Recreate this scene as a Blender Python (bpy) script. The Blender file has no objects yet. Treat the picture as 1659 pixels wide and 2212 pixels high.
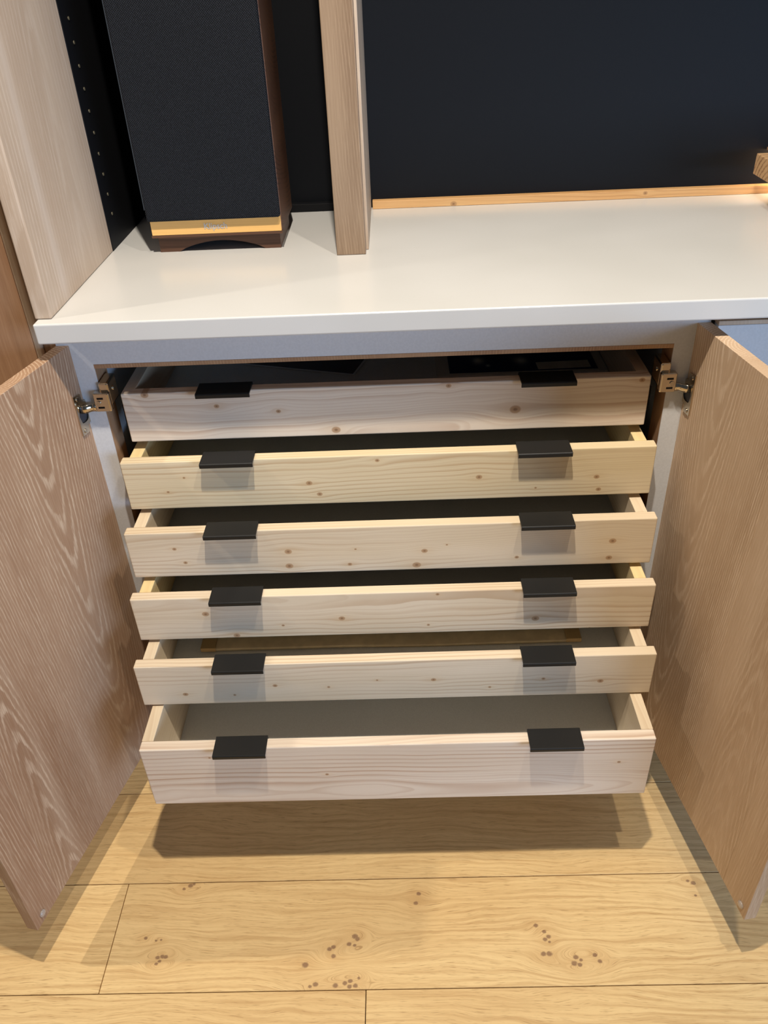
import bpy, bmesh, math, random
from mathutils import Vector

S = bpy.context.scene
COL = S.collection
ZO = 0.81          # floor sits at z = 0; the cabinet opening's head is at 0.81 m

# ------------------------------------------------------------------ camera, world, lights
cam_d = bpy.data.cameras.new('camera')
cam = bpy.data.objects.new('camera', cam_d); COL.objects.link(cam)
cam.location = (0.42504, -1.04397, 0.45875 + ZO)
cam.rotation_euler = (math.radians(55.3289), math.radians(2.2835), math.radians(0.1657))
cam_d.sensor_fit = 'HORIZONTAL'; cam_d.sensor_width = 36.0
cam_d.lens = 1757.95 / 1659 * 36.0
cam_d.clip_start = 0.02
S.camera = cam

w = bpy.data.worlds.new('room_light'); S.world = w; w.use_nodes = True
w.node_tree.nodes['Background'].inputs[0].default_value = (0.80, 0.88, 1.0, 1)
w.node_tree.nodes['Background'].inputs[1].default_value = 0.06

WARM = (1.0, 0.90, 0.755)
def downlight(loc, power, tgt, angle=95, radius=0.022, color=WARM, blend=0.6):
    l = bpy.data.lights.new('ceiling_downlight', 'SPOT'); l.energy = power; l.color = color
    l.spot_size = math.radians(angle); l.spot_blend = blend; l.shadow_soft_size = radius
    o = bpy.data.objects.new('ceiling_downlight', l); COL.objects.link(o)
    o.location = (loc[0], loc[1], loc[2] + ZO)
    o.rotation_euler = (Vector((tgt[0], tgt[1], tgt[2])) - Vector(loc)).to_track_quat('-Z', 'Y').to_euler()
downlight((0.41, -0.62, 1.60), 124, (0.41, -0.50, -0.8), 105)
downlight((-1.18, -0.45, 1.60), 80, (-1.18, -0.44, -0.8), 118, blend=1.0)
downlight((0.838, -0.66, 1.60), 46, (0.838, -0.60, -0.8))

wl = bpy.data.lights.new('window_daylight', 'AREA'); wl.energy = 92; wl.color = (0.46, 0.67, 1.0)
wl.shape = 'RECTANGLE'; wl.size = 1.8; wl.size_y = 1.5
wo = bpy.data.objects.new('window_daylight', wl); COL.objects.link(wo)
wo.location = (3.3, -3.0, 0.0 + ZO)
wo.rotation_euler = (Vector((0.5, 0.0, 0.0)) - Vector((3.3, -3.0, 0.0))).to_track_quat('-Z', 'Y').to_euler()

vs = S.view_settings
vs.view_transform = 'Standard'; vs.look = 'None'; vs.gamma = 1.0; vs.use_curve_mapping = False
vs.exposure = 0.09

# ------------------------------------------------------------------ node expression helper
def lin(r, g, b):
    f = lambda c: (c / 12.92 if c <= 0.04045 else ((c + 0.055) / 1.055) ** 2.4)
    return (f(r / 255), f(g / 255), f(b / 255), 1.0)

class G:
    """builds shader nodes from python expressions"""
    def __init__(s, name):
        s.m = bpy.data.materials.new(name); s.m.use_nodes = True
        s.t = s.m.node_tree; s.b = s.t.nodes['Principled BSDF']
        s._oc = None
    def n(s, k): return s.t.nodes.new(k)
    def put(s, v, sock):
        if isinstance(v, X): s.t.links.new(v.s, sock)
        else: sock.default_value = v
    def math(s, op, a, b=None, c=None, clamp=False):
        q = s.n('ShaderNodeMath'); q.operation = op; q.use_clamp = clamp
        s.put(a, q.inputs[0])
        if b is not None: s.put(b, q.inputs[1])
        if c is not None: s.put(c, q.inputs[2])
        return X(s, q.outputs[0])
    def xyz(s):
        q = s.n('ShaderNodeTexCoord'); p = s.n('ShaderNodeSeparateXYZ')
        s.t.links.new(q.outputs['Object'], p.inputs[0])
        return [X(s, p.outputs[i]) for i in range(3)]
    def rnd(s):
        return X(s, s.n('ShaderNodeObjectInfo').outputs['Random'])
    def vec(s, a, b, c):
        q = s.n('ShaderNodeCombineXYZ')
        for i, v in enumerate((a, b, c)): s.put(v, q.inputs[i])
        return X(s, q.outputs[0])
    def noise(s, a, b, c, detail=2.0, rough=0.5):
        q = s.n('ShaderNodeTexNoise'); q.inputs['Scale'].default_value = 1.0
        q.inputs['Detail'].default_value = detail; q.inputs['Roughness'].default_value = rough
        s.put(s.vec(a, b, c), q.inputs['Vector'])
        return X(s, q.outputs['Fac'])
    def step(s, a, b, x):
        q = s.n('ShaderNodeMapRange'); q.interpolation_type = 'SMOOTHSTEP'
        s.put(x, q.inputs['Value']); s.put(a, q.inputs['From Min']); s.put(b, q.inputs['From Max'])
        return X(s, q.outputs['Result'])
    def mix(s, f, a, b):
        q = s.n('ShaderNodeMix'); q.data_type = 'RGBA'
        s.put(f, q.inputs[0]); s.put(a, q.inputs[6]); s.put(b, q.inputs[7])
        return X(s, q.outputs[2])
    def out(s, col, rough=0.5, bump=None, bstr=0.2, bdist=0.0005, metal=0.0, spec=0.5, coat=0.0):
        s.put(col, s.b.inputs['Base Color']); s.put(rough, s.b.inputs['Roughness'])
        s.b.inputs['Metallic'].default_value = metal
        s.b.inputs['Specular IOR Level'].default_value = spec
        if coat: s.b.inputs['Coat Weight'].default_value = coat
        if bump is not None:
            q = s.n('ShaderNodeBump'); q.inputs['Strength'].default_value = bstr; q.inputs['Distance'].default_value = bdist
            s.put(bump, q.inputs['Height']); s.t.links.new(q.outputs[0], s.b.inputs['Normal'])
        return s.m

class X:
    def __init__(s, g, sock): s.g = g; s.s = sock
    def __add__(s, o): return s.g.math('ADD', s, o)
    __radd__ = __add__
    def __sub__(s, o): return s.g.math('SUBTRACT', s, o)
    def __rsub__(s, o): return s.g.math('SUBTRACT', o, s)
    def __mul__(s, o): return s.g.math('MULTIPLY', s, o)
    __rmul__ = __mul__
    def __truediv__(s, o): return s.g.math('DIVIDE', s, o)
    def sqrt(s): return s.g.math('SQRT', s)
    def frac(s): return s.g.math('FRACT', s)
    def exp(s): return s.g.math('EXPONENT', s)
    def sin(s): return s.g.math('SINE', s)
    def abs(s): return s.g.math('ABSOLUTE', s)
    def mx(s, o): return s.g.math('MAXIMUM', s, o)
    def mn(s, o): return s.g.math('MINIMUM', s, o)

# ------------------------------------------------------------------ materials
def flat(name, rgb, rough=0.5, metal=0.0, spec=0.5, grain=0.0, gs=900):
    g = G(name); c = lin(*rgb)
    if grain:
        x, y, z = g.xyz()
        nn = g.noise(x * gs, y * gs, z * gs, 2)
        d = tuple(v * (1 - grain) for v in c[:3]) + (1,); l = tuple(min(1, v * (1 + grain)) for v in c[:3]) + (1,)
        return g.out(g.mix(g.step(0.3, 0.7, nn), d, l), rough, nn, 0.15, 0.0002, metal, spec)
    return g.out(c, rough, metal=metal, spec=spec)

def oak(name, base, light, dark, x0=0.0, y0=-0.035, k=0.10, period=0.0052, wob=0.012, seed=0.0, line=0.72,
        rough=0.55, axis='z', tone=0.35, ragged=1.0, streak=None):
    """limed oak: true 3-D growth rings (cathedrals on faces, arcs on end grain) with pale filled pores"""
    g = G(name); a, b, c = g.xyz()
    if axis == 'x': u, v, t = c, b, a
    elif axis == 'y': u, v, t = b, a, c
    else: u, v, t = a, b, c
    n1 = g.noise(u * 5.0 + seed, v * 5.0, t * 1.7 + seed, 2) - 0.5
    n2 = g.noise(u * 70.0, v * 70.0 + seed, t * 20.0, 3, 0.65) - 0.5
    du = u - x0; dv = v - y0
    r = (du * du + dv * dv).sqrt() - t * k + n1 * (wob * 2) + n2 * (period * 0.75)
    f = (r * (1.0 / period)).frac()
    pore = g.noise(u * 1100.0, v * 1100.0, t * 42.0 + seed, 2, 0.6)
    pf = g.noise(u * 420.0 + 7, v * 420.0, t * 16.0, 2)
    f2 = f + (pore - 0.5) * (0.55 * ragged)
    band = g.step(0.02, 0.12, f2) * (1.0 - g.step(0.26, 0.52, f2))
    band = band * (0.30 + 0.95 * g.step(0.30, 0.72, pf))
    zone = g.step(0.34, 0.66, g.noise(u * 14.0 + seed, v * 14.0, t * 1.6 + 5.0, 2))
    band = band * (0.45 + 0.75 * zone)
    lo = g.noise(u * 9.0 + 3, v * 9.0, t * 1.3 + seed * 2, 3)
    base2 = g.mix(g.step(0.3, 0.72, lo), base, dark)
    # fine fibre
    fib = g.noise(u * 1500.0, v * 1500.0, t * 22.0, 2)
    base3 = g.mix(g.step(0.45, 0.75, fib) * tone, base2, light)
    base3 = g.mix(g.step(0.55, 0.8, g.noise(u * 11.0 + seed * 3, v * 11.0, t * 1.1, 2)) * 0.45, base3, light)
    col = g.mix((band * line), base3, light)
    if streak:
        sx, sw = streak
        q = (u - sx + n1 * 0.02) / sw
        col = g.mix((q * q * -1.0).exp() * 0.6, col, lin(206, 190, 176))
    return g.out(col, rough, band, 0.12, 0.0003)

def spruce(name, base, light, dark, knots=(), z0=-0.06, k=0.02, period=0.0065, seed=0.0, line=0.45, wob=0.010, pinch=()):
    """knotty spruce board: grain along local x, knots push the grain aside"""
    g = G(name); x, y, z = g.xyz()
    ze = z; kn = None; kd = None; halo = None
    for (kx, kz, kr) in knots:
        dx = (x - kx) / kr; dz = (z - kz) / kr
        e2 = dx * dx * 0.045 + dz * dz * 0.17
        gg = (e2 * -1.0).exp()
        ze = ze - dz * gg * (kr * 0.75)
        e = (dx * dx * 0.95 + dz * dz * 1.5).sqrt()
        m = 1.0 - g.step(0.72, 1.08, e)
        mc = (1.0 - g.step(0.15, 0.55, e)) * 0.8
        kn = m if kn is None else kn.mx(m)
        kd = mc if kd is None else kd.mx(mc)
        hh = (dx * dx * -0.10 + dz * dz * -0.45).exp()
        halo = hh if halo is None else halo.mx(hh)
    n1 = g.noise(x * 2.6 + seed, y * 6.0, z * 9.0 + seed, 2) - 0.5
    n2 = g.noise(x * 22.0 + seed, y * 30.0, z * 40.0, 2) - 0.5
    dzz = ze - z0; dy = y - 0.05
    r = (dzz * dzz + dy * dy).sqrt() + x * k + n1 * (wob * 2) + n2 * 0.0012
    ph = r * (1.0 / period)
    f = ph.frac()
    ln = g.step(0.45, 0.93, f) * (1.0 - g.step(0.94, 1.0, f))
    ph2 = (r * (2.7 / period)).frac()
    ln2 = g.step(0.5, 0.9, ph2) * (1.0 - g.step(0.92, 1.0, ph2)) * 0.45
    lw = g.noise(x * 1.5, y * 10.0, z * 24.0 + seed, 2)
    ln = (ln * g.step(0.34, 0.62, lw)).mx(ln2 * 0.8)
    fib = g.noise(x * 14.0, y * 900.0, z * 900.0, 2)
    lo = g.noise(x * 3.0 + seed, y * 4.0, z * 14.0, 2)
    col = g.mix(g.step(0.3, 0.7, lo), base, light)
    col = g.mix(g.step(0.5, 0.8, fib) * 0.12, col, dark)
    col = g.mix(ln * line, col, dark)
    if kn is not None:
        col = g.mix(halo * 0.22, col, lin(206, 170, 120))
        col = g.mix(kn * 0.75, col, lin(168, 128, 90))
        col = g.mix(kd * 0.8, col, lin(112, 78, 54))
    return g.out(col, 0.5, ln, 0.05, 0.0002, spec=0.35)

def floor_oak(name, base, light, dark, spots=(), seed=0.0):
    g = G(name); x, y, z = g.xyz()
    rn = g.rnd() * 37.0
    ye = y; sp = None; halo = None; spd = None
    for (kx, ky, kr) in spots:
        dx = (x - kx) / kr; dy = (y - ky) / kr
        ye = ye - dy * ((dx * dx * -0.02 + dy * dy * -0.05).exp()) * (kr * 0.8)
        wv = g.noise(x * 300.0, y * 300.0, 0.0, 1) * 0.5
        e = (dx * dx * 0.8 + dy * dy * 1.2).sqrt() + wv
        m = 1.0 - g.step(0.75, 1.35, e)
        sp = m if sp is None else sp.mx(m)
        hh = (dx * dx * -0.045 + dy * dy * -0.09).exp()
        halo = hh if halo is None else halo.mx(hh)
    n1 = g.noise(x * 3.2 + rn, ye * 9.0 + rn, seed, 3) - 0.5
    r = ye + n1 * 0.06 + x * 0.02
    f = (r * 95.0).frac()
    ln = g.step(0.3, 0.85, f) * (1.0 - g.step(0.86, 1.0, f))
    gm = g.noise(x * 5.0 + rn, r * 170.0, seed, 3, 0.6)
    pore = g.noise(x * 34.0 + rn, r * 900.0, seed, 2, 0.6)
    pr2 = g.noise(x * 60.0 + rn + 3, r * 1700.0, seed, 2, 0.6)
    lo = g.noise(x * 2.2 + rn, y * 7.0, seed, 3)
    col = g.mix(g.step(0.28, 0.72, lo), base, light)
    col = g.mix(g.rnd() * 0.22, col, dark)
    col = g.mix(ln * 0.18 + g.step(0.42, 0.70, gm) * 0.50, col, dark)
    col = g.mix(g.step(0.56, 0.70, pore) * 0.58, col, lin(150, 112, 68))
    col = g.mix(g.step(0.62, 0.74, pr2) * 0.35, col, lin(140, 102, 60))
    if sp is not None:
        col = g.mix(halo * 0.30, col, lin(196, 152, 98))
        col = g.mix(sp * (0.62 + 0.3 * pore), col, lin(124, 90, 68))
    return g.out(col, 0.42, pore, 0.06, 0.0003, spec=0.4)

M = {}
LB, LL, LD = lin(166, 134, 108), lin(202, 178, 154), lin(146, 112, 86)
RB, RL, RD = lin(197, 169, 141), lin(224, 201, 176), lin(172, 142, 112)
M['oak_edge'] = oak('oak_raw_edge', lin(178, 140, 106), lin(205, 172, 138), lin(150, 112, 82), period=0.004, line=0.35, seed=3)
M['oak_panel'] = oak('limed_oak_panel', lin(186, 164, 142), lin(212, 195, 176), lin(168, 144, 122), x0=0.1, y0=0.3, k=0.02, period=0.012, line=0.4, seed=5, tone=0.5, wob=0.02)
M['oak_post'] = oak('limed_oak_post', lin(148, 124, 100), lin(178, 154, 128), lin(122, 98, 76), x0=0.4, y0=0.05, k=0.05, period=0.004, line=0.3, seed=8, tone=0.35)
M['oak_tall'] = oak('brown_oak_panel', lin(160, 122, 92), lin(178, 142, 110), lin(128, 92, 66), x0=0.5, y0=0.1, k=0.03, period=0.006, line=0.4, seed=11)
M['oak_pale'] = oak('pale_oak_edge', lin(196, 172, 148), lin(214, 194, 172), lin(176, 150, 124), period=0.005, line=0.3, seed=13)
M['oak_strip'] = spruce('warm_oak_strip', lin(205, 158, 104), lin(218, 176, 124), lin(168, 118, 72), seed=2, period=0.005,
                        knots=((-0.432, 0.002, 0.0042), (-0.765, -0.003, 0.006)))
M['beam'] = oak('pine_beam_end', lin(206, 170, 128), lin(132, 90, 58), lin(196, 156, 112), x0=-0.045, y0=0.03, k=0.02, period=0.0095, line=0.85, seed=4, wob=0.003, tone=0.05, axis='x', ragged=0.25)
M['white_paint'] = flat('white_paint', (206, 208, 212), 0.5, grain=0.03, gs=300)
M['carcass'] = flat('white_melamine', (205, 210, 218), 0.45)
M['counter'] = None
g = G('white_quartz'); x, y, z = g.xyz()
sp = g.noise(x * 700, y * 700, z * 700, 1); lo = g.noise(x * 4, y * 4, z * 4, 2)
c = g.mix(g.step(0.3, 0.7, lo), lin(203, 203, 202), lin(209, 209, 209))
c = g.mix(g.step(0.66, 0.74, sp) * 0.35, c, lin(196, 194, 188))
M['counter'] = g.out(c, 0.22, spec=0.5)
M['black_panel'] = flat('black_stained_panel', (11, 14, 20), 0.58, spec=0.2, grain=0.08, gs=500)
M['black_side'] = flat('black_laminate', (14, 15, 19), 0.6, spec=0.2)
M['pull'] = flat('black_powder_coat', (23, 23, 23), 0.48, spec=0.4, grain=0.25, gs=1500)
M['liner_shaded'] = flat('shaded_drawer_liner', (178, 178, 174), 0.6, grain=0.04, gs=500)  # darker tone puts shade from the drawers above into the liner colour
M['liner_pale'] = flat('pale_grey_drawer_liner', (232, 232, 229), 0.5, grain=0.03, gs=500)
M['slide'] = flat('black_slide_metal', (22, 22, 24), 0.4, metal=0.6)
M['chrome'] = flat('nickel_plated_steel', (205, 192, 172), 0.16, metal=1.0)
M['chrome_dark'] = flat('dark_steel_recess', (92, 96, 106), 0.3, metal=1.0)
M['screw'] = flat('steel_screw', (190, 180, 165), 0.25, metal=1.0)
g = G('clear_rubber'); M['clear'] = g.out((0.95, 0.93, 0.9, 1), 0.12); g.b.inputs['Transmission Weight'].default_value = 0.75
M['walnut'] = spruce('walnut_veneer', lin(86, 58, 44), lin(100, 70, 52), lin(52, 34, 26), seed=9, period=0.007, line=0.7)
M['gold'] = spruce('brushed_copper_plate', lin(230, 180, 106), lin(238, 190, 118), lin(204, 154, 86), seed=6, period=0.003, line=0.25)
M['silver'] = flat('silver_lettering', (205, 205, 210), 0.3, metal=0.5)
g = G('black_grille_cloth'); x, y, z = g.xyz()
wv = ((x * 2000.0).sin() * (z * 2000.0).sin()); nn = g.noise(x * 420, y * 420, z * 420, 2)
h = g.step(-0.6, 0.9, wv + (nn - 0.5) * 1.6)
M['grille'] = g.out(g.mix(h, lin(9, 11, 15), lin(36, 39, 46)), 0.85, h, 0.5, 0.001, spec=0.2)
M['pin'] = flat('brass_pin_sleeve', (112, 104, 84), 0.4, metal=0.2)
M['gap'] = flat('dark_core', (30, 26, 24), 0.8)

# ------------------------------------------------------------------ mesh helpers
def wloc(o):
    v = Vector((0, 0, 0))
    while o: v += o.location; o = o.parent
    return v

def link(name, me, loc, parent, mat):
    o = bpy.data.objects.new(name, me); COL.objects.link(o)
    if parent is not None:
        o.parent = parent; o.location = Vector(loc)
    else: o.location = loc
    if mat is not None and not me.materials: me.materials.append(mat)
    return o

def bevel(bm, w, seg=2):
    if w > 0: bmesh.ops.bevel(bm, geom=list(bm.edges), offset=w, segments=seg, affect='EDGES', profile=0.5)

def box(name, lo, hi, mat, parent=None, bev=0.001, local=False, seg=2):
    """box between two corners (cabinet coordinates, or the parent's own when local); origin at its centre"""
    lo, hi = Vector(lo), Vector(hi); c = (lo + hi) / 2; d = hi - lo
    me = bpy.data.meshes.new(name); bm = bmesh.new(); bmesh.ops.create_cube(bm, size=1)
    bmesh.ops.scale(bm, vec=d, verts=bm.verts)
    bevel(bm, min(bev, min(d) * 0.45), seg)
    bm.to_mesh(me); bm.free()
    if not local:
        c = c + Vector((0, 0, ZO))
        if parent is not None: c = c - wloc(parent)
    return link(name, me, c, parent, mat)

def prism(name, pts, axis, lo, hi, mat, parent=None, bev=0.0, local=False, org=(0, 0, 0), holes=None):
    """polygon in the plane normal to axis, extruded lo..hi; coordinates relative to org"""
    def P(p, h):
        if axis == 'x': return (h, p[0], p[1])
        if axis == 'y': return (p[0], h, p[1])
        return (p[0], p[1], h)
    bm = bmesh.new()
    a = [bm.verts.new(P(p, lo)) for p in pts]; b = [bm.verts.new(P(p, hi)) for p in pts]; n = len(pts)
    if holes:
        q = holes
        a2 = [bm.verts.new(P(p, lo)) for p in q]; b2 = [bm.verts.new(P(p, hi)) for p in q]
        for i in range(n):
            j = (i + 1) % n
            bm.faces.new((a[i], a[j], b[j], b[i])); bm.faces.new((a2[i], b2[i], b2[j], a2[j]))
            bm.faces.new((b[i], b[j], b2[j], b2[i])); bm.faces.new((a[i], a2[i], a2[j], a[j]))
    else:
        bm.faces.new(a); bm.faces.new(list(reversed(b)))
        for i in range(n):
            j = (i + 1) % n; bm.faces.new((a[i], b[i], b[j], a[j]))
    bmesh.ops.recalc_face_normals(bm, faces=bm.faces)
    if bev: bevel(bm, bev, 2)
    me = bpy.data.meshes.new(name); bm.to_mesh(me); bm.free()
    c = Vector(org)
    if not local:
        c = c + Vector((0, 0, ZO))
        if parent is not None: c = c - wloc(parent)
    return link(name, me, c, parent, mat)

def cyl(name, c, r, h, axis, mat, parent=None, local=False, n=20, bev=0.0, squash=None):
    bm = bmesh.new(); bmesh.ops.create_cone(bm, cap_ends=True, segments=n, radius1=r, radius2=r, depth=h)
    if bev: bmesh.ops.bevel(bm, geom=[e for e in bm.edges if len(e.link_faces) == 2 and any(len(f.verts) > 4 for f in e.link_faces)], offset=bev, segments=2, affect='EDGES', profile=0.5)
    for v in bm.verts:
        x, y, z = v.co
        if axis == 'x': v.co = (z, x, y)
        elif axis == 'y': v.co = (x, z, y)
    me = bpy.data.meshes.new(name); bm.to_mesh(me); bm.free()
    for p in me.polygons: p.use_smooth = len(p.vertices) == 4
    c = Vector(c)
    if not local:
        c = c + Vector((0, 0, ZO))
        if parent is not None: c = c - wloc(parent)
    return link(name, me, c, parent, mat)

def tube(name, pts, r, mat, parent, local=True, n=10, flat_=1.0):
    """swept bar of half width r along pts (in xy), wide along z by flat_"""
    pts = [Vector(p) for p in pts]; bm = bmesh.new(); rings = []
    for i, p in enumerate(pts):
        t = (pts[min(i + 1, len(pts) - 1)] - pts[max(i - 1, 0)]).normalized()
        zz = Vector((0, 0, 1)); s = t.cross(zz).normalized()
        ring = []
        for k in range(n):
            a = 2 * math.pi * k / n
            ring.append(bm.verts.new(p + s * (math.cos(a) * r) + zz * (max(-1, min(1, 1.6 * math.sin(a))) * r * flat_)))
        rings.append(ring)
    for i in range(len(rings) - 1):
        for k in range(n):
            j = (k + 1) % n; bm.faces.new((rings[i][k], rings[i][j], rings[i + 1][j], rings[i + 1][k]))
    bm.faces.new(list(reversed(rings[0]))); bm.faces.new(rings[-1])
    bmesh.ops.recalc_face_normals(bm, faces=bm.faces)
    me = bpy.data.meshes.new(name); bm.to_mesh(me); bm.free()
    for p in me.polygons: p.use_smooth = len(p.vertices) == 4
    return link(name, me, (0, 0, 0) if local else -wloc(parent), parent, mat)

def empty(name, loc, parent=None, rz=0.0):
    o = bpy.data.objects.new(name, None); COL.objects.link(o); o.empty_display_size = 0.05
    p = Vector(loc) + Vector((0, 0, ZO))
    if parent is not None: o.parent = parent; p = p - wloc(parent)
    o.location = p; o.rotation_euler = (0, 0, rz)
    return o

def tag(o, label, cat=None, group=None, kind=None):
    o['label'] = label
    if cat: o['category'] = cat
    if group: o['group'] = group
    if kind: o['kind'] = kind
    return o

# ------------------------------------------------------------------ the setting
FZ = -0.81
fl = box('floor', (-1.6, -1.9, FZ - 0.04), (2.3, 0.47, FZ - 0.016), M['gap'], None, 0)
tag(fl, 'wide yellow oak floor boards running along the cabinet', kind='structure')
FB, FLt, FD = lin(226, 193, 138), lin(237, 207, 152), lin(188, 148, 96)
fm_plain = floor_oak('oak_floor_board', FB, FLt, FD, (), 1.0)
W_ = 0.1757
rows = [(-0.102 + W_ * i, -0.102 + W_ * (i + 1)) for i in (0, 1, 2)]
rows += [(-0.279, -0.102), (-0.4537, -0.279)]
rows += [(-0.4537 - W_ * (i + 1), -0.4537 - W_ * i) for i in range(8)]
joints = {3: (-0.95,), 4: (-0.0553,), 5: (0.346,), 0: (1.2,), 1: (0.2,), 2: (-0.6,)}
burl = [(0.040, -0.290, .0030), (0.050, -0.2845, .0045), (0.055, -0.282, .003), (-0.004, -0.371, .0032), (0.013, -0.375, .0022), (0.021, -0.374, .002),
        (0.022, -0.4015, .004), (0.029, -0.400, .004), (0.034, -0.4005, .004), (0.022, -0.411, .003), (0.026, -0.407, .003),
        (0.2525, -0.4165, .0055), (0.288, -0.393, .004), (0.294, -0.390, .004), (0.295, -0.404, .004), (0.318, -0.386, .004), (0.327, -0.374, .005), (0.331, -0.378, .0045), (0.327, -0.388, .003),
        (0.3, -0.447, .0045), (0.314, -0.444, .004), (0.322, -0.441, .004), (0.33, -0.448, .004), (0.27, -0.445, .0045), (0.335, -0.437, .0025), (0.321, -0.449, .004), (0.262, -0.448, .003),
        (0.611, -0.362, .004), (0.6225, -0.372, .0035), (0.628, -0.380, .004), (0.622, -0.384, .004), (0.628, -0.388, .0025),
        (0.616, -0.406, .0045), (0.625, -0.406, .005), (0.664, -0.412, .0045), (0.660, -0.421, .0048), (0.668, -0.423, .004), (0.671, -0.416, .003),
        (0.6935, -0.409, .004), (0.699, -0.4185, .0038), (0.868, -0.293, .003), (0.876, -0.297, .0045), (0.873, -0.318, .0025), (0.429, -0.306, .004), (0.424, -0.322, .004)]
random.seed(4)
for ri, (ya, yb) in enumerate(rows):
    xs = [-1.6] + sorted(joints.get(ri, ((random.uniform(-.5, 1.2)),))) + [2.3]
    for a, b in zip(xs[:-1], xs[1:]):
        c = ((a + b) / 2, (ya + yb) / 2)
        if ri == 4 and a > -0.1:
            m = floor_oak('oak_floor_board_burl', FB, FLt, FD, [(x - c[0], y - c[1], r) for x, y, r in burl], 1.0)
        else: m = fm_plain
        o = box('floor_plank', (a + .0006, ya + .0006, FZ - 0.016), (b - .0006, yb - .0006, FZ + random.uniform(-.0003, .0002)), m, fl, 0.0007, seg=1)
tag(box('wall_back', (-0.02, 0.452, 0.083), (2.3, 0.472, 1.45), M['black_panel'], None, 0), 'matte black back panel above the white countertop', kind='structure')
tag(box('trim_1', (0.386, 0.437, 0.0832), (2.2, 0.4519, 0.0965), M['oak_strip'], None, 0.0008), 'thin warm oak strip along the foot of the black panel', kind='structure')
tag(box('trim_2', (-0.018, 0.437, 0.0832), (0.3375, 0.4519, 0.0965), M['black_side'], None, 0.0008), 'thin black strip at the foot of the speaker niche', kind='structure')

# ------------------------------------------------------------------ worktop and what rises from it
tag(box('countertop', (-0.0417, -0.0571, 0.0557), (2.2, 0.4518, 0.083), M['counter'], None, 0.0022, seg=3),
    'long white quartz countertop with a thick square front edge', 'countertop')

# limed oak side panel left of the niche
sp_ = empty('niche_side_panel', (-0.033, 0.1, 0.083))
tag(sp_, 'pale limed oak side panel standing on the countertop end, black lined behind', 'panel')
M['oak_side'] = oak('limed_oak_side', lin(198, 178, 158), lin(220, 205, 190), lin(178, 155, 134), x0=0.03, y0=0.05, k=-0.06, period=0.009, line=0.34, seed=21, tone=0.35, wob=0.025, axis='y', streak=(-0.075, 0.012))
o = box('oak_board', (-0.0437, -0.040, 0.0832), (-0.022, 0.2476, 1.4), M['oak_side'], sp_, 0.002)
o = box('black_lining', (-0.0437, 0.2478, 0.0832), (-0.0215, 0.4518, 1.4), M['black_side'], sp_, 0.0005)
for i in range(14):
    cyl('shelf_pin_sleeve', (-0.0213, 0.279, 0.1329 + 0.02935 * i), 0.0024, 0.0014, 'x', M['pin'], sp_, n=12)

# tall cabinet further left
tc = empty('tall_cabinet', (-0.3, 0.2, FZ)); tag(tc, 'brown oak tall cabinet side beside the end of the countertop', 'cabinet')
box('oak_panel', (-0.75, 0.0, FZ + 0.001), (-0.0745, 0.45, 1.4), M['oak_tall'], tc, 0.001)
box('edge_band', (-0.0742, -0.001, FZ + 0.001), (-0.0640, 0.45, 1.4), M['oak_pale'], tc, 0.003, seg=3)  # pale tone puts the light caught by the rounded edge into the colour

# divider post between the niche and the open counter
dp = empty('divider_post', (0.358, 0.3, 0.083)); tag(dp, 'upright limed oak divider post standing on the countertop right of the speaker', 'post')
box('front_stile', (0.3360, 0.1810, 0.0832), (0.3795, 0.2030, 1.4), M['oak_post'], dp, 0.0012)
box('divider_board', (0.3385, 0.2036, 0.0832), (0.3835, 0.4518, 1.4), M['oak_panel'], dp, 0.001)

# ------------------------------------------------------------------ loudspeaker
sk = empty('loudspeaker', (0.1515, 0.3, 0.083)); tag(sk, 'walnut loudspeaker with black cloth grille and copper nameplate on the countertop', 'speaker')
box('enclosure', (0.0510, 0.2275, 0.1075), (0.2525, 0.372, 1.02), M['walnut'], sk, 0.002)
box('grille', (0.0503, 0.2120, 0.1340), (0.2518, 0.2272, 1.01), M['grille'], sk, 0.003)
npl = box('nameplate', (0.0525, 0.2210, 0.1118), (0.2512, 0.2272, 0.1338), M['gold'], sk, 0.0006)
box('bottom_lip', (0.0510, 0.2212, 0.1076), (0.2525, 0.2273, 0.1116), M['walnut'], sk, 0.0006)
arch = [(0.0575, 0.0832), (0.0880, 0.0832)]
for i in range(1, 16):
    t = i / 16; arch.append((0.088 + 0.134 * t, 0.0832 + 0.0150 * math.sin(math.pi * t) ** 0.75))
arch += [(0.222, 0.0832), (0.2465, 0.0832), (0.2465, 0.1074), (0.0575, 0.1074)]
ac = (0.152, 0.3, 0.095)
prism('riser_front', [(a - ac[0], b - ac[2]) for a, b in arch], 'y', 0.2325 - 0.3, 0.2445 - 0.3, M['walnut'], sk, org=ac)
for x in (0.0575, 0.2345): box('riser_side', (x, 0.2448, 0.0832), (x + 0.012, 0.36, 0.1074), M['walnut'], sk, 0.0008)
cu = bpy.data.curves.new('lettering', 'FONT'); cu.body = 'Klipsch'; cu.size = 0.0125; cu.extrude = 0.0003; cu.offset = 0.00012
cu.align_x = 'CENTER'; cu.align_y = 'CENTER'
lo_ = bpy.data.objects.new('logo_lettering', cu); COL.objects.link(lo_)
bpy.context.view_layer.update()
dg = bpy.context.evaluated_depsgraph_get()
lme = bpy.data.meshes.new_from_object(lo_.evaluated_get(dg)); bpy.data.objects.remove(lo_)
lme.materials.clear(); lme.materials.append(M['silver'])
lo_ = link('logo_lettering', lme, Vector((0.1515, 0.2207, 0.1228 + ZO)) - wloc(npl), npl, None)
lo_.rotation_euler = (math.radians(90), 0, 0); lo_['label'] = 'silver maker lettering on the nameplate'

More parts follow.
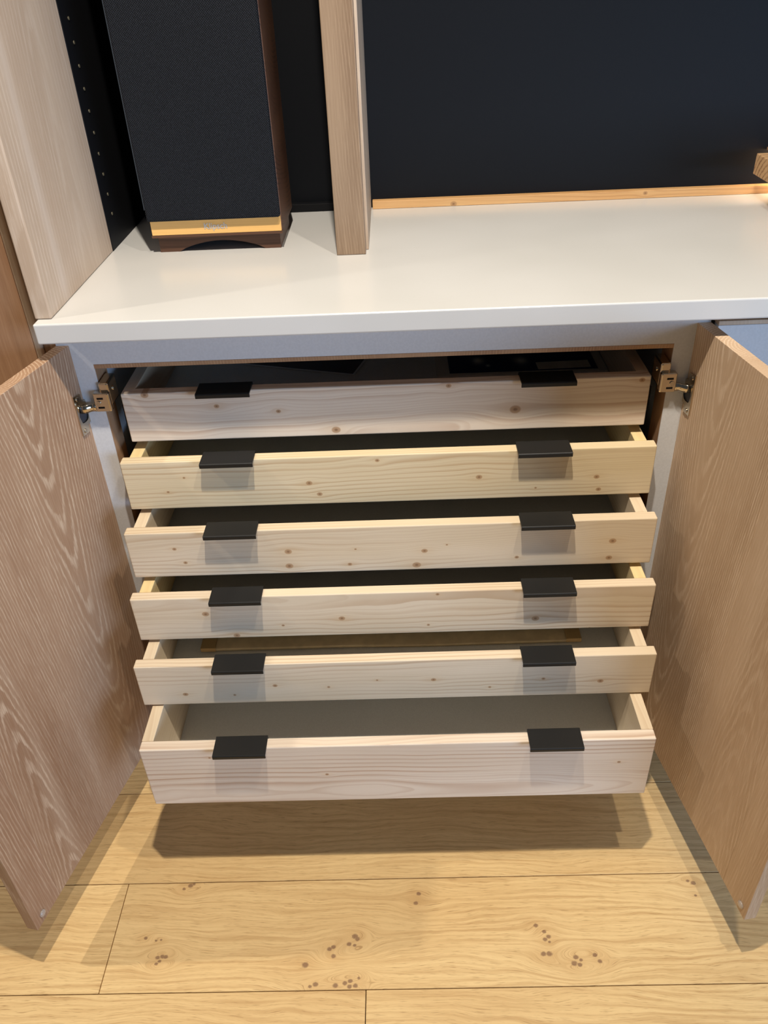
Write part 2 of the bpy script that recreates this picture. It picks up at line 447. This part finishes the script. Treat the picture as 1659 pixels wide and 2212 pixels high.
# ------------------------------------------------------------------ floating shelf at the right with its led strip
bs = empty('floating_shelf', (1.35, 0.35, 0.112)); tag(bs, 'thick pine shelf end fixed to the black panel above the countertop', 'shelf')
box('shelf_board', (1.0270, 0.18, 0.1240), (1.75, 0.4050, 0.1565), M['beam'], bs, 0.0015)
g = G('led_strip'); em = g.out((1, 1, 1, 1)); g.b.inputs['Emission Color'].default_value = (1.0, 0.80, 0.55, 1); g.b.inputs['Emission Strength'].default_value = 55.0
box('led_strip', (1.078, 0.422, 0.1480), (1.70, 0.432, 0.1515), em, bs, 0.0)
box('wall_cleat', (1.062, 0.4055, 0.1518), (1.745, 0.4515, 0.1560), M['oak_edge'], bs, 0.0)

# ------------------------------------------------------------------ base cabinet
cab = empty('drawer_cabinet', (0.4, 0.2, FZ))
tag(cab, 'white framed base cabinet with open oak doors and six pine drawers', 'cabinet')
# face frame: painted skin over raw oak
box('frame_header', (-0.0445, 0.0, 0.0012), (0.8440, 0.0016, 0.0555), M['white_paint'], cab, 0)
box('frame_header_edge', (0.0, -0.0002, -0.0052), (0.8, 0.045, 0.0010), M['oak_edge'], cab, 0.0005)
box('frame_header_core', (-0.0445, 0.0018, 0.0012), (0.8440, 0.045, 0.0555), M['oak_edge'], cab, 0.0004)
for xa, xb in ((-0.0445, 0.0), (0.8, 0.844)):
    box('frame_stile', (xa, 0.0, -0.70), (xb, 0.0016, 0.00119), M['white_paint'], cab, 0)
    box('frame_stile_core', (xa, 0.0018, -0.70), (xb, 0.045, 0.0010), M['oak_edge'], cab, 0.0006)
box('frame_bottom_rail', (0.0, 0.0, -0.70), (0.8, 0.045, -0.640), M['white_paint'], cab, 0.0006)
for xa, xb in ((-0.030, -0.012), (0.812, 0.830)):
    box('carcass_side', (xa, 0.0455, -0.70), (xb, 0.450, 0.0550), M['carcass'], cab, 0)
box('carcass_back', (-0.012, 0.444, -0.70), (0.812, 0.4505, 0.0550), M['carcass'], cab, 0)
box('carcass_bottom', (-0.012, 0.0455, -0.70), (0.812, 0.444, -0.682), M['carcass'], cab, 0)
box('toe_kick', (-0.0445, 0.065, FZ + 0.0005), (0.844, 0.083, -0.7005), M['oak_tall'], cab, 0)
box('end_filler', (-0.0635, 0.004, -0.70), (-0.0448, 0.02, 0.0550), M['oak_tall'], cab, 0.001)

# ---- doors
H_L, H_R = (-0.0262, 0.0042, 0), (0.8259, 0.0042, 0)
def door(H, ang, L, sg, planks, label, tint):
    """sg = +1: inner face looks along local +y (left door), -1: along -y"""
    d = empty('door', H, cab, ang); d['label'] = label
    T = 0.018
    def yb(a, b): return (min(-sg * a, -sg * b), max(-sg * a, -sg * b))
    ya, yb_ = yb(0.0, T)
    for (s0, s1, mat) in planks:
        o = box('door_plank', (s0 + .00005, ya, -0.7005), (s1 - .00005, yb_, 0.0299), mat, d, 0.0004, local=True, seg=1)
        if s1 > 0.42:
            pass
    # rubber bumper near the free bottom corner
    bm = bmesh.new(); bmesh.ops.create_uvsphere(bm, u_segments=16, v_segments=8, radius=0.0060)
    for v in bm.verts: v.co.y *= 0.5
    me = bpy.data.meshes.new('bumper'); bm.to_mesh(me); bm.free()
    for p in me.polygons: p.use_smooth = True
    bo = link('bumper', me, (0.4135, sg * 0.0008, -0.685), d, M['clear']); bo['label'] = 'clear round rubber bumper'
    # hinge cup: flange with two screw tabs, round bulge towards the edge
    out = [(0.0285, -0.0375), (0.0115, -0.0395), (0.0115, -0.0500)]
    for i in range(11):
        a = math.radians(75 - 15 * i) ; out.append((0.0095 - 0.0185 * math.cos(a), -0.0690 + 0.0185 * math.sin(a)))
    out += [(0.0115, -0.0880), (0.0115, -0.0985), (0.0285, -0.0985)]
    out += [(0.0285, -0.085), (0.0285, -0.069), (0.0285, -0.052)]
    cxx = (0.0150, -0.0690); inn = []
    for (px, pz) in out:
        a = math.atan2(pz - cxx[1], px - cxx[0]); e = (abs(math.cos(a)) ** 3 + abs(math.sin(a)) ** 3) ** (-1 / 3)
        inn.append((cxx[0] + 0.0105 * e * math.cos(a), cxx[1] + 0.0130 * e * math.sin(a)))
    y0, y1 = sorted((sg * 0.0001, sg * 0.0022))
    prism('hinge_cup', out, 'y', y0, y1, M['chrome'], d, local=True, holes=inn)
    y0, y1 = sorted((sg * 0.0001, sg * 0.0007))
    prism('hinge_recess', [(cxx[0] + (p[0] - cxx[0]) * .98, cxx[1] + (p[1] - cxx[1]) * .98) for p in inn], 'y', y0, y1, M['chrome_dark'], d, local=True)
    for zz in (-0.0435, -0.0935): cyl('hinge_screw', (0.0205, sg * 0.0026, zz), 0.0032, 0.0014, 'y', M['screw'], d, local=True, n=16, bev=0.0004)
    # curved link out of the cup over the door edge
    pts = []
    for (px, py) in ((0.0175, 0.0010), (0.0170, 0.0050), (0.0150, 0.0085), (0.0120, 0.0108), (0.0092, 0.0130), (0.0078, 0.0160), (0.0075, 0.0205)):
        pts.append((px, sg * py, -0.0610))
    tube('hinge_link', pts, 0.0022, M['chrome'], d, flat_=2.7)
    return d
def doak(n, base, light, dark, **k): return oak(n, base, light, dark, **k)
pl = [(0.0, 0.2300, doak('left_door_oak_wide', LB, LL, LD, x0=0.003, y0=-0.034, k=0.085, period=0.0047, wob=0.013, seed=2.3)),
      (0.2300, 0.3740, doak('left_door_oak_mid', LB, LL, LD, x0=0.03, y0=0.034, k=-0.075, period=0.0044, wob=0.020, seed=7.9)),
      (0.3740, 0.4319, doak('left_door_oak_slim', lin(156, 122, 98), LL, LD, x0=-0.06, y0=0.02, k=0.05, period=0.0055, wob=0.016, seed=12.2, line=0.5))]
aL = math.atan2(-0.4152 - 0.0042, -0.1292 + 0.0262)
door(H_L, aL, 0.4319, 1, pl, 'limed oak door of flowing grain, hinged on the speaker side', None)
pr = [(0.0, 0.2288, doak('right_door_oak_wide', RB, RL, RD, x0=-0.022, y0=0.030, k=0.075, period=0.0042, wob=0.010, seed=31.0, line=0.72, tone=0.3)),
      (0.2288, 0.3670, doak('right_door_oak_mid', RB, RL, RD, x0=0.02, y0=0.05, k=-0.08, period=0.0042, wob=0.012, seed=37.0, line=0.35, tone=0.5)),
      (0.3670, 0.4278, doak('right_door_oak_slim', RB, RL, RD, x0=-0.08, y0=0.05, k=0.05, period=0.0042, wob=0.010, seed=41.0, line=0.3, tone=0.5))]
aR = math.atan2(-0.4186 - 0.0042, 0.891 - 0.8259)
door(H_R, aR, 0.4278, -1, pr, 'darker limed oak door hinged beside the blue-lit neighbouring cabinet', None)

# hinge mounting brackets on the frame stiles
for sg, xe in ((1, 0.0), (-1, 0.8)):
    def bx(n, x0, x1, y0, y1, z0, z1, m, bev=0.001):
        a, b = sorted((xe + sg * x0, xe + sg * x1)); return box(n, (a, y0, z0), (b, y1, z1), m, cab, bev, seg=3)
    br = bx('hinge_bracket', -0.0080, 0.0145, -0.0125, -0.0005, -0.0665, -0.0375, M['chrome'], 0.0022)
    bx('hinge_side_plate', 0.0004, 0.0150, -0.0060, 0.030, -0.0610, -0.0250, M['chrome'], 0.0028)
    bx('hinge_slot', -0.0030, 0.0060, -0.0129, -0.0120, -0.0470, -0.0440, M['slide'], 0.0003)
    bx('hinge_slot', -0.0035, 0.0055, -0.0129, -0.0120, -0.0610, -0.0580, M['slide'], 0.0003)
    cyl('hinge_bracket_screw', (xe - sg * 0.0018, -0.0130, -0.0525), 0.0038, 0.0014, 'y', M['screw'], cab, n=18, bev=0.0004)
    cyl('hinge_bracket_screw', (xe + sg * 0.0155, 0.012, -0.0400), 0.0040, 0.0016, 'x', M['screw'], cab, n=18, bev=0.0004)

# ---- drawers
P_ = (lin(218, 200, 164), lin(226, 210, 178), lin(184, 150, 110))      # yellowish spruce
Q_ = (lin(218, 200, 172), lin(228, 212, 188), lin(186, 154, 120))      # whitish spruce
R_ = (lin(224, 208, 189), lin(232, 218, 201), lin(186, 152, 126))      # pinkish spruce
#        front x0, x1,   y,      ztop,    zbot,   tone, knots (world x, z, r)
DR = [
 (0.0255, 0.7775, 0.0035, -0.0474, -0.1257, R_, [(0.160, -0.0715, .0042), (0.248, -0.083, .0038), (0.329, -0.1165, .0070), (0.493, -0.0520, .0042), (0.589, -0.093, .0085), (0.765, -0.0535, .0045), (0.06, -0.05, .006)], 0.040, 1.3),
 (0.0133, 0.7893, -0.0331, -0.1400, -0.2216, P_, [(0.286, -0.184, .0050), (0.300, -0.204, .0045), (0.103, -0.168, .0022), (0.075, -0.192, .0024), (0.536, -0.183, .0050), (0.708, -0.189, .0045), (0.713, -0.211, .0042), (0.388, -0.149, .0035), (0.62, -0.205, .002)], 0.062, 4.1),
 (0.0133, 0.7893, -0.0854, -0.2295, -0.3111, Q_, [(0.083, -0.259, .0034), (0.095, -0.285, .0034), (0.251, -0.270, .0058), (0.250, -0.297, .0062), (0.341, -0.297, .0036), (0.351, -0.269, .0020), (0.453, -0.276, .0050), (0.441, -0.302, .0068), (0.590, -0.293, .0034), (0.486, -0.266, .0018), (0.729, -0.268, .0058), (0.727, -0.299, .0052)], 0.058, 6.6),
 (0.0133, 0.7893, -0.1274, -0.3194, -0.4009, Q_, [(0.122, -0.351, .0058), (0.326, -0.367, .0052), (0.236, -0.378, .0026), (0.163, -0.396, .0055), (0.456, -0.385, .0026), (0.617, -0.378, .0062), (0.70, -0.400, .0018), (0.47, -0.325, .003)], 0.034, 9.2),
 (0.0133, 0.7893, -0.1799, -0.4066, -0.4880, Q_, [(0.082, -0.466, .0046), (0.157, -0.470, .0025), (0.221, -0.452, .0040), (0.302, -0.458, .0026), (0.461, -0.448, .0042), (0.546, -0.467, .0026), (0.626, -0.452, .0032), (0.712, -0.460, .0050), (0.376, -0.446, .002)], 0.070, 12.5),
 (0.0255, 0.7778, -0.2651, -0.4908, -0.6169, R_, [(0.127, -0.510, .0022), (0.297, -0.554, .0030), (0.730, -0.541, .0030)], -0.045, 15.7),
]
PULLX = [(0.136, 0.5936), (0.1331, 0.5894), (0.1332, 0.5917), (0.1344, 0.5940), (0.1336, 0.5910), (0.1369, 0.5944)]
ORD = ['topmost flush pine drawer holding dark prints', 'second pine drawer from the countertop, yellowest front', 'third pine drawer from the countertop', 'fourth pine drawer from the countertop', 'fifth pine drawer from the countertop, holding a paper packet', 'deep bottom pine drawer pulled out furthest']
BX0, BX1 = 0.0235, 0.7790
M['spruce_side'] = spruce('spruce_side', Q_[0], Q_[1], Q_[2], seed=20, line=0.3)
M['spruce_side_y'] = spruce('spruce_side_yellow', lin(226, 202, 148), lin(234, 212, 162), lin(200, 164, 110), seed=23, line=0.3)
# spruce grain runs along local x, so side boards are built along x and turned
def side_board(x0, x1, ya, yb, za, zb, mat, parent):
    o = box('side_board', (-(yb - ya) / 2, -(x1 - x0) / 2, za - (za + zb) / 2), ((yb - ya) / 2, (x1 - x0) / 2, zb - (za + zb) / 2), mat, parent, 0.0009, local=True)
    o.location = Vector(((x0 + x1) / 2, (ya + yb) / 2, (za + zb) / 2 + ZO)) - wloc(parent)
    o.rotation_euler = (0, 0, math.radians(90))
    return o
for i, (x0, x1, y, zt, zb, tone, kn, z0, seed) in enumerate(DR):
    d = empty('drawer', ((x0 + x1) / 2, y, zb), cab); d['label'] = ORD[i]
    cx, cz = (x0 + x1) / 2, (zt + zb) / 2
    fm = spruce('spruce_front', *tone, knots=[(a - cx, b - cz, r) for a, b, r in kn], z0=z0 if i else -0.05, k=0.004 + 0.004 * (i % 3), seed=seed, period=0.0075 if i in (0, 5) else 0.0062, line=0.62 if i != 5 else 0.8, wob=0.022 if i == 0 else 0.012)
    box('front_board', (x0, y, zb), (x1, y + 0.018, zt), fm, d, 0.0018, seg=3)
    flush = i in (0, 5)
    ys = y + 0.0182 if True else y
    yend = y + 0.430
    sm = M['spruce_side_y'] if i in (1, 3) else M['spruce_side']
    box0, box1 = (x0, x1) if flush else (BX0, BX1)
    side_board(box0, box0 + 0.0175, ys, yend, zb + 0.004, zt - 0.0003, sm, d)
    side_board(box1 - 0.0175, box1, ys, yend, zb + 0.004, zt - 0.0003, sm, d)
    box('back_board', (box0 + 0.0176, yend - 0.016, zb + 0.004), (box1 - 0.0176, yend, zt - 0.004), sm, d, 0.0008)
    box('bottom_panel', (box0 + 0.0176, ys, zb + 0.008), (box1 - 0.0176, yend - 0.0162, zb + 0.014), M['liner_shaded'] if i in (1, 2, 3) else M['liner_pale'], d, 0)
    for xs0, xs1 in ((box0 - 0.0105, box0 - 0.0003), (box1 + 0.0003, box1 + 0.0105)):
        sl = box('slide_rail', (xs0, y + 0.024, zb + 0.012), (xs1, yend, zb + 0.050), M['slide'], d, 0.0015)
    for px in PULLX[i]:
        # bent plate: rests on the top edge, lip over the front, tail behind
        pw = 0.0768; yf = y - 0.0165
        prof = [(yf, zt - 0.0030), (yf + 0.0012, zt - 0.0042), (yf + 0.0034, zt - 0.0042), (yf + 0.0034, zt + 0.0003), (y + 0.0185, zt + 0.0003), (y + 0.0185, zt - 0.020),
                (y + 0.0215, zt - 0.020), (y + 0.0215, zt + 0.0022), (y + 0.0200, zt + 0.0033), (yf + 0.0012, zt + 0.0033), (yf, zt + 0.0020)]
        org = (px + pw / 2, y, zt)
        # plan with clipped lip corners comes from the bevel
        po = prism('pull', [(a - y, b - zt) for a, b in prof], 'x', -pw / 2, pw / 2, M['pull'], d, 0.0004, org=org)
        po['label'] = 'black metal edge pull'

# ------------------------------------------------------------------ neighbouring cabinet at the right
nb = empty('neighbouring_cabinet', (1.3, 0.2, FZ)); tag(nb, 'pale painted cabinet front with an oak top edge behind the darker oak door', 'cabinet')
box('oak_top_edge', (0.8492, -0.0130, 0.0300), (1.75, 0.003, 0.0362), M['oak_pale'], nb, 0.0012)
box('front_panel', (0.8500, -0.0118, -0.66), (1.75, 0.003, 0.0296), M['white_paint'], nb, 0.0008)
box('carcass', (0.8460, 0.0040, -0.70), (1.75, 0.450, 0.0550), M['gap'], nb, 0)
box('toe_kick', (0.8460, 0.065, FZ + 0.0005), (1.75, 0.083, -0.7005), M['oak_tall'], nb, 0)

# ------------------------------------------------------------------ papers in the drawers
def sheet(name, c, size, rz, print_rgb, border_rgb, border, label, th=0.0006, marks=None):
    g = G(name + '_print'); x, y, z = g.xyz()
    e = (x.abs() - (size[0] / 2 - border)).mx(y.abs() - (size[1] / 2 - border))
    col = g.mix(g.step(-0.0003, 0.0003, e), lin(*print_rgb), lin(*border_rgb))
    if marks:
        for (mx, my, r) in marks:
            q = ((x - mx) * (x - mx) + (y - my) * (y - my) * 0.5) / (r * r)
            col = g.mix((q * -1.0).exp() * 0.8, col, lin(235, 235, 228))
    m = g.out(col, 0.4)
    o = box(name, (-size[0] / 2, -size[1] / 2, -th / 2), (size[0] / 2, size[1] / 2, th / 2), m, None, 0)
    o.location = (c[0], c[1], c[2] + ZO); o.rotation_euler = (0, 0, rz)
    return tag(o, label, 'print')
zb1 = -0.1257 + 0.0142
tag(box('backing_board', (0.483, 0.155, zb1), (0.757, 0.400, zb1 + 0.003), flat('pale_card', (226, 221, 212), 0.7), None, 0.0003), 'pale card backing board under the navy print in the top drawer', 'board')
sheet('navy_print', (0.624, 0.262, zb1 + 0.0036), (0.238, 0.198), 0.0, (28, 40, 92), (28, 40, 92), 0.0, 'dark navy print lying on pale card in the top drawer', marks=((-0.07, -0.055, .008), (0.0, -0.06, .009), (-0.055, -0.075, .003)))
sheet('paper_slip', (0.690, 0.180, zb1 + 0.0043), (0.085, 0.026), 0.03, (222, 218, 208), (222, 218, 208), 0.0, 'small pale paper slip lying on the navy print', 0.0005)
sheet('brown_print', (0.290, 0.318, zb1 + 0.001), (0.20, 0.24), math.radians(-17), (70, 46, 38), (225, 225, 226), 0.004, 'dark brown print with a pale border lying askew in the top drawer')
# paper packet in the fifth drawer
bm = bmesh.new(); nx, ny = 40, 8; vg = []
for j in range(ny + 1):
    row = []
    for i in range(nx + 1):
        u, v = i / nx, j / ny
        row.append(bm.verts.new(((u - .5) * 0.616, (v - .5) * 0.27, 0.0016 * math.sin(u * 7.0) * (1 - v) + 0.0006 * math.sin(u * 17 + 1))))
    vg.append(row)
for j in range(ny):
    for i in range(nx): bm.faces.new((vg[j][i], vg[j][i + 1], vg[j + 1][i + 1], vg[j + 1][i]))
ext = bmesh.ops.extrude_face_region(bm, geom=list(bm.faces))
for v in [e for e in ext['geom'] if isinstance(e, bmesh.types.BMVert)]: v.co.z += 0.006
bmesh.ops.recalc_face_normals(bm, faces=bm.faces)
me = bpy.data.meshes.new('paper_packet'); bm.to_mesh(me); bm.free()
pk = link('paper_packet', me, (0.395, 0.052, -0.4880 + 0.0142 + 0.0022 + ZO), None, flat('tan_wrapping_paper', (206, 188, 150), 0.5, grain=0.08, gs=60))
for p in me.polygons: p.use_smooth = True
tag(pk, 'flat tan paper packet lying in the fifth drawer', 'packet')
for sx in (-0.296, 0.296):
    t = box('tape', (sx - 0.012, -0.1362, 0.0010), (sx + 0.012, -0.08, 0.0085), flat('tan_tape', (190, 160, 110), 0.4), pk, 0, local=True)
